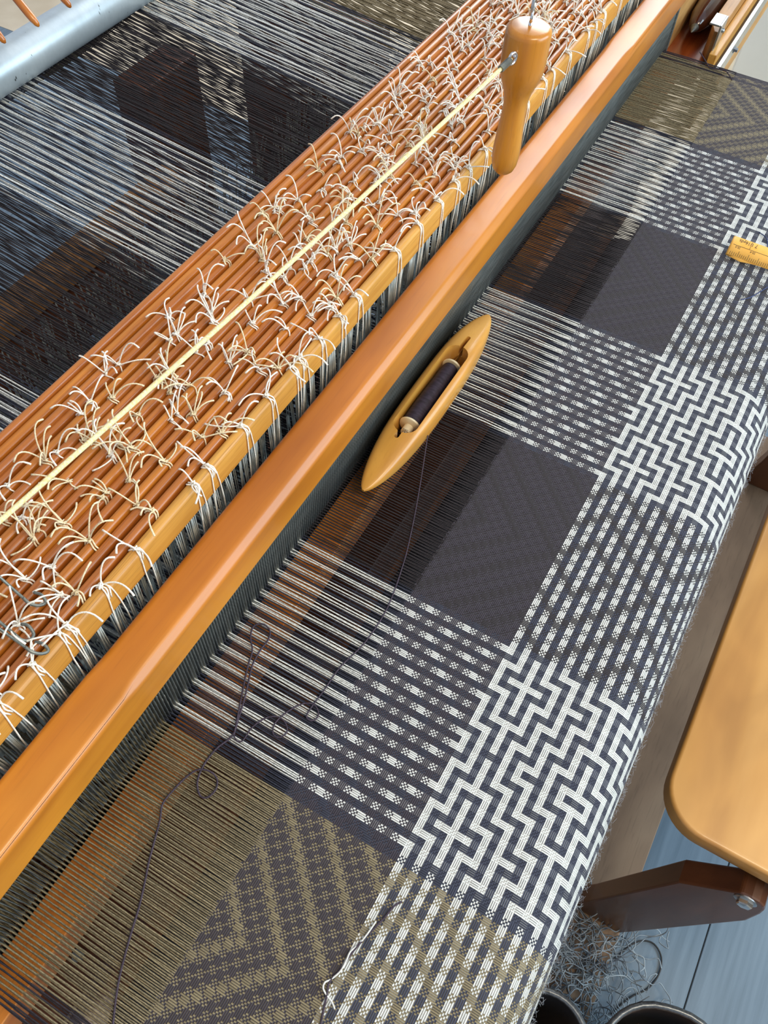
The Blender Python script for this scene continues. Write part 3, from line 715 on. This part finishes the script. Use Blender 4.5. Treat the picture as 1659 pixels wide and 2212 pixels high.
strand('yarn_end', [(0.8907, -0.0198), (0.9001, -0.0286), (0.916, -0.0357), (0.9318, -0.0423)], 0.0018, 0.0007, NAVYY, 'loose blue yarn end on the dotted cloth near the measuring tape')
strand('yarn_end', [(1.0297, -0.0044), (1.0236, -0.0152), (1.012, -0.021), (0.9994, -0.0241)], 0.0018, 0.0007, NAVYY, 'loose navy yarn end just above the measuring tape')
strand('yarn_end', [(1.405, 0.197, 0.01), (1.4004, 0.1932, 0.010), (1.395, 0.1817, 0.004), (1.3850, 0.172, 0.002), (1.383, 0.1607, 0.004), (1.3816, 0.1464, 0.006), (1.372, 0.1314, 0.001)], 0, 0.0008, WEFT, 'dark yarn end looping off the far selvedge by the steel bracket')

# ---------------------------------------------------------------- measuring tape
def build_tape():
    t = thing('measuring_tape', (0.968, -0.02, 0.006), 'yellow orange cloth measuring tape lying folded on the cloth at right', 'measuring tape')
    TAPE = speckle('yellow tape cloth', srgb(246, 190, 92), srgb(238, 178, 76), (60, 60, 60), rough=0.5)
    nrm = Vector((-0.014, 0, 0.020)).normalized(); th = 0.0006
    def pt(s, q, off=0.0):       # s metres from the fold along -y, q 0..1 across from lower to upper edge
        base = Vector((0.9585 + 0.0195*q + 0.004*max(0, s-0.03)*8*0.3, 0.0180 - s, 0.0065 + 0.0140*q))
        return base + nrm*off
    V = []; F = []; S = [0.0, 0.006, 0.014, 0.022, 0.032, 0.042, 0.055, 0.07]
    path = [(s, 0.0) for s in reversed(S)]
    rows = []
    for s in reversed(S): rows.append([pt(s, q) for q in (0, 0.5, 1)])
    for a in (40, 90, 140, 180):
        rr = 0.0024; ca, sa = math.cos(math.radians(a)), math.sin(math.radians(a))
        rows.append([pt(0, q) + Vector((0, rr*sa, 0)) - nrm*rr*(1-ca) for q in (0, 0.5, 1)])
    for s, dz in ((0.008, -0.0050), (0.018, -0.0075), (0.028, -0.0070), (0.038, -0.0045), (0.055, -0.003)):
        rows.append([pt(s, q) + Vector((-0.0035*math.sin(min(1, s/0.03)*math.pi), 0, dz*(0.25+0.75*q))) for q in (0, 0.5, 1)])
    for r_ in rows: V.extend(r_)
    for i in range(len(rows)-1):
        for j in range(2): a = i*3+j; F.append((a, a+1, a+4, a+3))
    mb = MB().add(V, F); o = mb.build('band', TAPE, t, smooth=True)
    sm = o.modifiers.new('thick', 'SOLIDIFY'); sm.thickness = th; sm.offset = 0
    ink = MB()
    def quad(s0, s1, q0, q1, off=0.0005):
        ink.add([pt(s0, q0, off), pt(s1, q0, off), pt(s1, q1, off), pt(s0, q1, off)], [(0, 1, 2, 3)])
    quad(0.001, 0.066, 0.565, 0.585)
    for k in range(26):
        s = 0.0016 + 0.0025*k; L = 0.32 if k % 5 == 4 else 0.20
        quad(s-0.00022, s+0.00022, 0.02, L)
    quad(0.0212, 0.0216, 0.585, 0.98)
    ink.build('graduations', INK, t, recalc=False)
    across = Vector((0.0195, 0, 0.0140)).normalized()
    X, Y, Z = Vector((0, 1, 0)), -across, nrm          # the print reads upside down from the camera
    R = Matrix(((X.x, Y.x, Z.x, 0), (X.y, Y.y, Z.y, 0), (X.z, Y.z, Z.z, 0), (0, 0, 0, 1)))
    for s_, sz, s0, q0 in (('7 1/16yds', 0.0060, 0.0290, 0.93), ('25.5', 0.0038, 0.0110, 0.54), ('25.4', 0.0038, 0.0300, 0.54)):
        txt(s_, sz, R, pt(s0, q0, 0.0005), t, 'print')
build_tape()

# ---------------------------------------------------------------- turned pull handle on its chain, and the cords
def build_handle():
    top = Vector((0.6840, 0.2345, 0.3345)); bot = Vector((0.5960, 0.2055, 0.2520))
    u_ = Vector((0.6840, 0.2345, -0.3445)).normalized()
    ax = (Vector((0.6840, 0.2362, 0.1985)) - top)
    t = thing('bell_pull', top, 'turned honey brown wooden pull handle hanging on a chain above the slats', 'handle')
    L = ax.length; d = ax.normalized()
    prof = [(0.0002, -0.0014), (0.0150, -0.0006), (0.0178, 0.0006), (0.0190, 0.0026), (0.0193, 0.006), (0.0195, 0.020), (0.0196, 0.034), (0.0190, 0.044), (0.0174, 0.053), (0.0146, 0.062), (0.0128, 0.068),
            (0.0116, 0.074), (0.0108, 0.082), (0.0106, 0.090), (0.0111, 0.102), (0.0120, 0.118), (0.0128, 0.134), (0.0129, 0.146), (0.0121, 0.156), (0.0100, 0.1635), (0.0066, 0.168), (0.0003, 0.1700)]
    k = L/0.170
    MB().lathe([(r, h*k) for r, h in prof], top, d, 36).build('body', KNOBW, t, smooth=True, sharp=50)
    up = -d
    e = MB().tube([top + up*(-0.004), top + up*0.004], 0.0016, 10)
    ring = [top + up*0.0085 + Vector((0.0042*math.cos(a), 0.0015*math.cos(a), 0)) + up*0.0046*math.sin(a) for a in [2*math.pi*q/16 for q in range(17)]]
    e.tube(ring, 0.0012, 8).build('screw_eye', BRIGHT, t, smooth=True)
    # side ring that takes the horizontal cord
    c0 = Vector((0.6655, 0.2360, 0.3180)); sd = Vector((-0.85, 0.10, -0.05)).normalized()
    hs = c0
    MB().tube([c0 + Vector((0.008, 0, 0)), c0 + sd*0.002], 0.0016, 8).tube([c0 + sd*0.0045 + Vector((0.0, 0.0012*math.cos(a), 0.0048*math.sin(a))) + sd*0.0042*math.cos(a) for a in [2*math.pi*q/16 for q in range(17)]], 0.0013, 8).build('side_eye', BRIGHT, t, smooth=True)
    ch = thing('chain', top + Vector((0, 0, 0.02)), 'dark steel chain holding the pull handle', 'chain')
    for q in range(9):
        c = top + Vector((0.0012, 0.0005, 0.0165 + q*0.0125)) + Vector((0.0003*q, 0.0001*q, 0))
        hor = Vector((1, 0.2, 0)) if q % 2 == 0 else Vector((-0.2, 1, 0))
        MB().tube([c + hor.normalized()*0.0042*math.cos(a) + Vector((0, 0, 0.0082*math.sin(a))) for a in [2*math.pi*k_/14 for k_ in range(15)]], 0.0014, 8).build('link', DULL if q else STEEL, ch, smooth=True)
    # braided cord running left from the ring
    c1 = c0 + sd*0.0105
    cord = thing('draw_line', c1, 'cream braided cord stretched left from the pull handle over the slats', 'cord')
    far = Vector((0.060, 0.318, 0.262))
    pts = [c1 + sd*0.012 + (far - c1 - sd*0.012)*(q/20.0) + Vector((0, 0, -0.004*math.sin(math.pi*q/20))) for q in range(21)]
    pts += [pts[-1] + (pts[-1]-pts[-2])*5]
    MB().tube(pts, 0.0017, 8).build('braid', ROPE, cord, smooth=True)
    cd_ = (pts[1]-pts[0]).normalized()
    MB().tube([pts[0] - cd_*0.013, pts[0] + cd_*0.001], 0.0030, 6).build('crimp', DULL, cord)
    MB().tube([c1 - sd*0.004, pts[0] - cd_*0.012], 0.0013, 8).build('loop_end', ROPE, cord, smooth=True)
    # thick fuzzy rope behind the handle
    a0 = Vector((0.745, 0.236, 0.333)); a1 = Vector((0.93, 0.262, 0.350))
    rp = [a0 + (a1-a0)*(q/12) + Vector((0, 0, 0.002*math.sin(q))) for q in range(13)]
    r_ = MB().tube(rp, [0.0030, 0.0050, 0.0056] + [0.0060]*10, 12)
    for q in range(240):
        f = random.random(); c = a0 + (a1-a0)*f; n = Vector((random.uniform(-.4, .4), random.gauss(0, 1), random.gauss(0, 1))).normalized()
        r_.tube([c + n*0.0050, c + n*(0.0062+0.004*random.random()) + Vector((0.001, 0, 0))], 0.00018, 3, False)
    tag(r_.build('rope', ROPE, smooth=True, recalc=False), 'thick fuzzy cream rope just behind the pull handle', 'rope')
build_handle()

# wires with crimped sleeves and hooks at the near end
def wire(label, p0, p1, hook):
    t = thing('hook_wire', p1, label, 'wire', None)
    p0, p1 = Vector(p0), Vector(p1); d = (p1-p0).normalized()
    MB().tube([p0, p1], 0.0010, 8).build('cable', DULL, t, smooth=True)
    s = p0 + (p1-p0)*0.42
    MB().lathe([(0.0014, 0), (0.0030, 0.001), (0.0032, 0.004), (0.0030, 0.011), (0.0022, 0.013), (0.0014, 0.0135)], s + d*0.014, -d, 12).build('sleeve', DULL, t, smooth=True)
    a = d; b_ = Vector(hook).normalized()
    pts = [p1 - a*0.003, p1 + a*0.002, p1 + a*0.006 + b_*0.003, p1 + a*0.006 + b_*0.008, p1 + a*0.000 + b_*0.010, p1 - a*0.006 + b_*0.0085 + Vector((0, 0, -0.004))]
    MB().tube(spline(pts, 4), 0.0011, 8).build('hook', DULL, t, smooth=True)
wire('uppermost grey wire with sleeve and open hook, left edge', (0.115, 0.375, 0.232), (0.1085, 0.3040, 0.1965), (1, -0.3, -0.4))
wire('middle grey wire with sleeve and hook, left edge over the slats', (0.090, 0.350, 0.232), (0.0872, 0.2920, 0.1940), (1, 0.2, -0.2))
wire('lowest grey wire with sleeve and hook catching the front bar cord', (0.084, 0.345, 0.222), (0.0850, 0.2830, 0.1900), (1, -0.2, -0.6))

# ---------------------------------------------------------------- metal roller and pegs at the back
ROLM = None
def build_back():
    m, t, b = newmat('galvanised tube', 0.38, 0.55)
    tc = N(t, 'ShaderNodeTexCoord'); mp = N(t, 'ShaderNodeMapping'); mp.inputs['Scale'].default_value = (90, 45, 45)
    no = N(t, 'ShaderNodeTexNoise', Scale=1.0, Detail=3.0, Roughness=0.7); t.links.new(tc.outputs['Object'], mp.inputs[0]); t.links.new(mp.outputs[0], no.inputs['Vector'])
    n2 = N(t, 'ShaderNodeTexNoise', Scale=9.0, Detail=4.0); t.links.new(tc.outputs['Object'], n2.inputs['Vector'])
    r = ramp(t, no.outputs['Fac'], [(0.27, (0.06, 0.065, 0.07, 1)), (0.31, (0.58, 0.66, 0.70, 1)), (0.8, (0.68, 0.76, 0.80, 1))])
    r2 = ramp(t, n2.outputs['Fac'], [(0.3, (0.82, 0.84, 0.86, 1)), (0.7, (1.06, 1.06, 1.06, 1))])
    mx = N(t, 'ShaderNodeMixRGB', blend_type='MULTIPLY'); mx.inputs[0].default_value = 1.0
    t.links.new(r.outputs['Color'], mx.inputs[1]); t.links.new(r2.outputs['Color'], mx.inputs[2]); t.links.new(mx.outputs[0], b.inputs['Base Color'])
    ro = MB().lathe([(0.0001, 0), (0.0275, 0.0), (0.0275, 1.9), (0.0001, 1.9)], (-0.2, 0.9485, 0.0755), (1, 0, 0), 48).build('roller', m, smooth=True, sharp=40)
    tag(ro, 'silver grey metal tube roller across the back of the warp', 'roller')
    rail = thing('peg_rail', (0.75, 1.05, 0.34), 'peg rail with three orange wooden pegs over the metal roller', 'peg rail')
    for (x, y, z) in ((0.7239, 0.8772, 0.14), (0.7808, 0.8763, 0.14), (0.6727, 0.8832, 0.14)):
        d = Vector((0.0, 0.70, 0.70)).normalized()
        MB().lathe([(0.0012, 0), (0.0034, 0.003), (0.0047, 0.010), (0.0049, 0.016), (0.0049, 0.27)], (x, y, z), d, 16).build('peg', KNOBP, rail, smooth=True)
    MB().box(0.30, 1.15, 1.045, 1.10, 0.30, 0.36).build('rail', FRAMEW, rail, bevel=0.004)
KNOBP = wood('orange varnished peg', srgb(206, 130, 46), srgb(188, 110, 34), srgb(160, 88, 26), axis='z', rough=0.28, coat=0.5, grain=1.0, pores=0.2)
build_back()

# ---------------------------------------------------------------- loom timber under the warp
def board(name, label, x0, x1, y0, y1, z0, z1, mat, cat='timber', rz=0):
    c = ((x0+x1)/2, (y0+y1)/2, z0)
    o = MB().box(x0, x1, y0, y1, z0, z1).build(name, mat, bevel=0.004)
    return tag(o, label, cat)
board('loom_post', 'dark brown loom post seen through the black warp behind the slats', 1.16, 1.33, 1.16, 1.24, FLOOR, -0.24, FRAMEW)
board('side_board', 'brown upright side board under the striped warp, top centre', 1.50, 1.54, 0.82, 1.18, FLOOR, -0.17, FRAMEW)
board('cross_beam', 'tan cross beam low under the warp at left', 0.55, 1.08, 1.02, 1.075, -0.36, -0.32, TANW)
board('floor_beam', 'brown low beam under the warp at the left edge', 0.40, 0.95, 1.00, 1.08, -0.46, -0.37, FRAMEW)
for q in range(6):
    x = 0.02 + q*0.19
    o = MB().box(x, x+0.055, 0.02, 1.25, FLOOR+0.06, FLOOR+0.11).build('treadle', FRAMEW, bevel=0.004)
    tag(o, 'brown foot treadle under the warp, %s from the near end' % ['first', 'second', 'third', 'fourth', 'fifth', 'sixth'][q], 'treadle', 'treadles under the loom')
board('knee_beam', 'dark brown beam under the open warp at the near end', -0.35, 1.5, 0.235, 0.30, -0.36, -0.22, FRAMEW)
cr = MB().lathe([(0.0001, 0), (0.088, 0.0), (0.088, 1.50), (0.0001, 1.50)], (-0.11, 0.198, -0.43), (1, 0, 0), 40).build('backdrop_roll', speckle('dark backdrop cloth', (0.020, 0.017, 0.022, 1), (0.045, 0.042, 0.045, 1), (8, 160, 160), rough=0.9), smooth=True, sharp=40)  # roll added as a dark backdrop, standing in for the shade under the loom
tag(cr, 'dark roll of cloth added as backdrop under the open warp', 'backdrop roll')
pl = thing('plate', (-0.08, 0.25, -0.30), 'shiny metal plate under the khaki warp, bottom left', 'plate')
MB().prism([(-0.072, 0.268), (-0.066, 0.232), (-0.110, 0.215), (-0.112, 0.266)], 'z', -0.302, -0.300).build('sheet', BRIGHT, pl)
MB().lathe([(0.0, 0.0), (0.006, 0.0), (0.006, 0.004), (0.0, 0.0042)], (-0.056, 0.262, -0.219), (0, 0, 1), 12).build('bolt_head', STEEL, pl)

# ---------------------------------------------------------------- bench, platform
def build_bench():
    t = thing('bench', (0.7, -0.35, FLOOR), 'worn honey coloured loom bench with rounded corners at right', 'bench')
    x0, y1 = 0.3600, -0.1818; r = 0.052; poly = []
    for q in range(11):
        a = math.pi/2 + (math.pi/2)*q/10; poly.append((x0+r+r*math.cos(a), y1-r+r*math.sin(a)))
    for q in range(11):
        a = math.pi + (math.pi/2)*q/10; poly.append((x0+r+r*math.cos(a), -0.52+r+r*math.sin(a)))
    poly += [(1.55, -0.52), (1.55, y1)]
    MB().prism(poly, 'z', -0.278, -0.250).build('seat', BENCHW, t, bevel=0.0045, smooth=True, sharp=50, bseg=3)
    leg = [(-0.2000, FLOOR+0.018), (-0.2150, -0.66), (-0.2540, -0.373), (-0.3010, -0.301), (-0.312, -0.2975), (-0.321, -0.298), (-0.329, -0.304), (-0.3335, -0.315), (-0.336, -0.332), (-0.338, -0.378), (-0.2840, FLOOR+0.018)]
    for x in (0.345, 1.30):
        lg = MB().prism(leg, 'x', x, x+0.030).build('leg', DARKW, t, bevel=0.0025)
        if x < 1:
            MB().lathe([(0.0001, 0), (0.0125, 0.0), (0.0125, 0.0018), (0.0095, 0.0024)], (x+0.0005, -0.311, -0.312), (-1, 0, 0), 24).build('washer', STEEL, lg, smooth=True, sharp=40)
            MB().lathe([(0.0088, 0.0015), (0.0088, 0.0065), (0.0076, 0.0078), (0.0001, 0.0080)], (x, -0.311, -0.312), (-1, 0, 0), 6).build('bolt', BRIGHT, lg)
    MB().box(0.38, 1.33, -0.475, -0.455, -0.40, -0.30).build('stretcher', DARKW, t, bevel=0.003)
    g = MB().tube(spline([(0.568, -0.268, -0.2497), (0.556, -0.276, -0.2497), (0.543, -0.280, -0.2497), (0.530, -0.281, -0.2497)], 3), [0.0004, 0.001, 0.0013, 0.0015, 0.0016, 0.0017, 0.0016, 0.0014, 0.0010, 0.0005], 6)
    gm = speckle('green paint', srgb(112, 150, 84), srgb(96, 134, 70), rough=0.6)
    g.build('paint_mark', gm, t, smooth=True)
    pf = MB().box(0.08, 1.45, -0.285, 0.02, FLOOR, FLOOR+0.018).build('foot_board', PLYW, bevel=0.0015)
    tag(pf, 'grey brown plywood foot board on the floor under the cloth beam', 'board')
build_bench()

# ---------------------------------------------------------------- bins and thrums on the floor
def bin_(label, cx, cy, lx, ly, rz, rim_z, r):
    t = thing('bin', (cx, cy, FLOOR), label, 'bin')
    def outline(s, z, grow=0.0):
        pts = []; hx, hy = lx/2*s+grow, ly/2*s+grow; rr = min(r*s+grow, hx*0.999, hy*0.999)
        for (sx, sy, a0) in ((1, 1, 0), (-1, 1, 90), (-1, -1, 180), (1, -1, 270)):
            for q in range(9):
                a = math.radians(a0+90*q/8); x = sx*(hx-rr)+rr*math.cos(a); y = sy*(hy-rr)+rr*math.sin(a)
                pts.append((cx + x*math.cos(rz)-y*math.sin(rz), cy + x*math.sin(rz)+y*math.cos(rz), z))
        return pts
    MB().loft([outline(0.80, FLOOR+0.001), outline(0.82, FLOOR+0.006), outline(1.0, rim_z), outline(0.97, rim_z), outline(0.79, FLOOR+0.010), outline(0.70, FLOOR+0.009)]).build('body', BLACKP, t, smooth=True, sharp=40)
    ring = outline(1.0, rim_z, 0.001); ring.append(ring[0]); ring.append(ring[1])
    MB().tube(ring, 0.0042, 8, False).build('rim', RIM, t, smooth=True)
    return t
RIM = speckle('pewter grey enamel', (0.10, 0.11, 0.12, 1), (0.17, 0.18, 0.19, 1), (300, 300, 300), rough=0.3, metal=0.6)
bin_('black bin with thick grey rim standing on the planks, bottom right', 0.137, -0.352, 0.215, 0.165, 0.25, -0.50, 0.075)
bin_('smaller black bin partly behind the cloth roll, bottom right', 0.100, -0.206, 0.17, 0.105, 0.25, -0.50, 0.052)
CARD = speckle('brown cardboard', srgb(150, 104, 60), srgb(132, 90, 50), (20, 20, 20), rough=0.7)
cb = thing('carton', (0.19, -0.335, -0.60), 'brown carton with white print inside the rimmed black bin', 'carton')
MB().box(0.12, 0.215, -0.385, -0.305, -0.60, -0.548).build('box', CARD, cb, bevel=0.001)
WH = speckle('white print', (0.8, 0.8, 0.8, 1), (0.7, 0.7, 0.7, 1), rough=0.6)
mb = MB()
for a, b_ in ((0.200, 0.190), (0.186, 0.182), (0.178, 0.165), (0.160, 0.155), (0.150, 0.140)): mb.box(b_, a, -0.318, -0.312, -0.548, -0.5476)
mb.build('print', WH, cb)
for q, (x, y) in enumerate(((0.150, -0.180), (0.1435, -0.196))):
    o = MB().lathe([(0.0001, 0), (0.007, 0.001), (0.0088, 0.004), (0.007, 0.007), (0.0001, 0.008)], (x, y, -0.575), (0.2, 0.1, 1), 16).build('button', speckle('pale blue enamel %d' % q, (0.35, 0.42, 0.5, 1), (0.42, 0.5, 0.58, 1), rough=0.3), smooth=True)
    tag(o, ['pale blue grey disc in the smaller black bin, upper of two', 'pale blue grey disc in the smaller black bin, lower of two'][q], 'disc')
COP = speckle('pink copper foil', srgb(206, 130, 118), srgb(170, 96, 84), (40, 40, 40), rough=0.25, metal=0.8)
o = MB().lathe([(0.0001, 0), (0.016, 0.002), (0.020, 0.012), (0.018, 0.03), (0.010, 0.036), (0.0001, 0.037)], (0.135, -0.226, -0.545), (0.3, -0.4, 1), 20).build('copper_spool', COP, smooth=True)
tag(o, 'pink copper coloured spool between the two black bins', 'spool')
def thrums():
    mb = MB(); R = random.Random(5)
    for q in range(150):
        cx, cy = R.gauss(0.278, 0.028), max(-0.30, R.gauss(-0.245, 0.035)); z = FLOOR+0.020+abs(R.gauss(0, 0.018)); pts = []
        a = R.uniform(0, 6.28); 
        for k in range(9):
            a += R.gauss(0, 0.8); cx += 0.013*math.cos(a); cy += 0.013*math.sin(a); z = max(FLOOR+0.019, z + R.gauss(0, 0.006))
            pts.append((cx, cy, z))
        mb.tube(spline(pts, 3), 0.0009, 4, False)
    return mb
YN = speckle('tangled blue grey wool', srgb(168, 178, 186), srgb(84, 92, 104), (30, 30, 30), rough=0.85)
tag(thrums().build('thread_tangle', YN, smooth=True, recalc=False), 'tangle of blue grey yarn waste on the floor by the black bins', 'yarn waste', kind='stuff')
strand('yarn_loop', [(0.300, -0.285, FLOOR+0.004), (0.318, -0.297, FLOOR+0.003), (0.3395, -0.307, FLOOR+0.003), (0.357, -0.322, FLOOR+0.003), (0.362, -0.340, FLOOR+0.003), (0.350, -0.356, FLOOR+0.003), (0.326, -0.360, FLOOR+0.003), (0.300, -0.352, FLOOR+0.003), (0.280, -0.336, FLOOR+0.003), (0.262, -0.325, FLOOR+0.003), (0.24, -0.315, FLOOR+0.003)], 0, 0.0013, INK, 'dark yarn loop on the grey planks beside the yarn tangle')
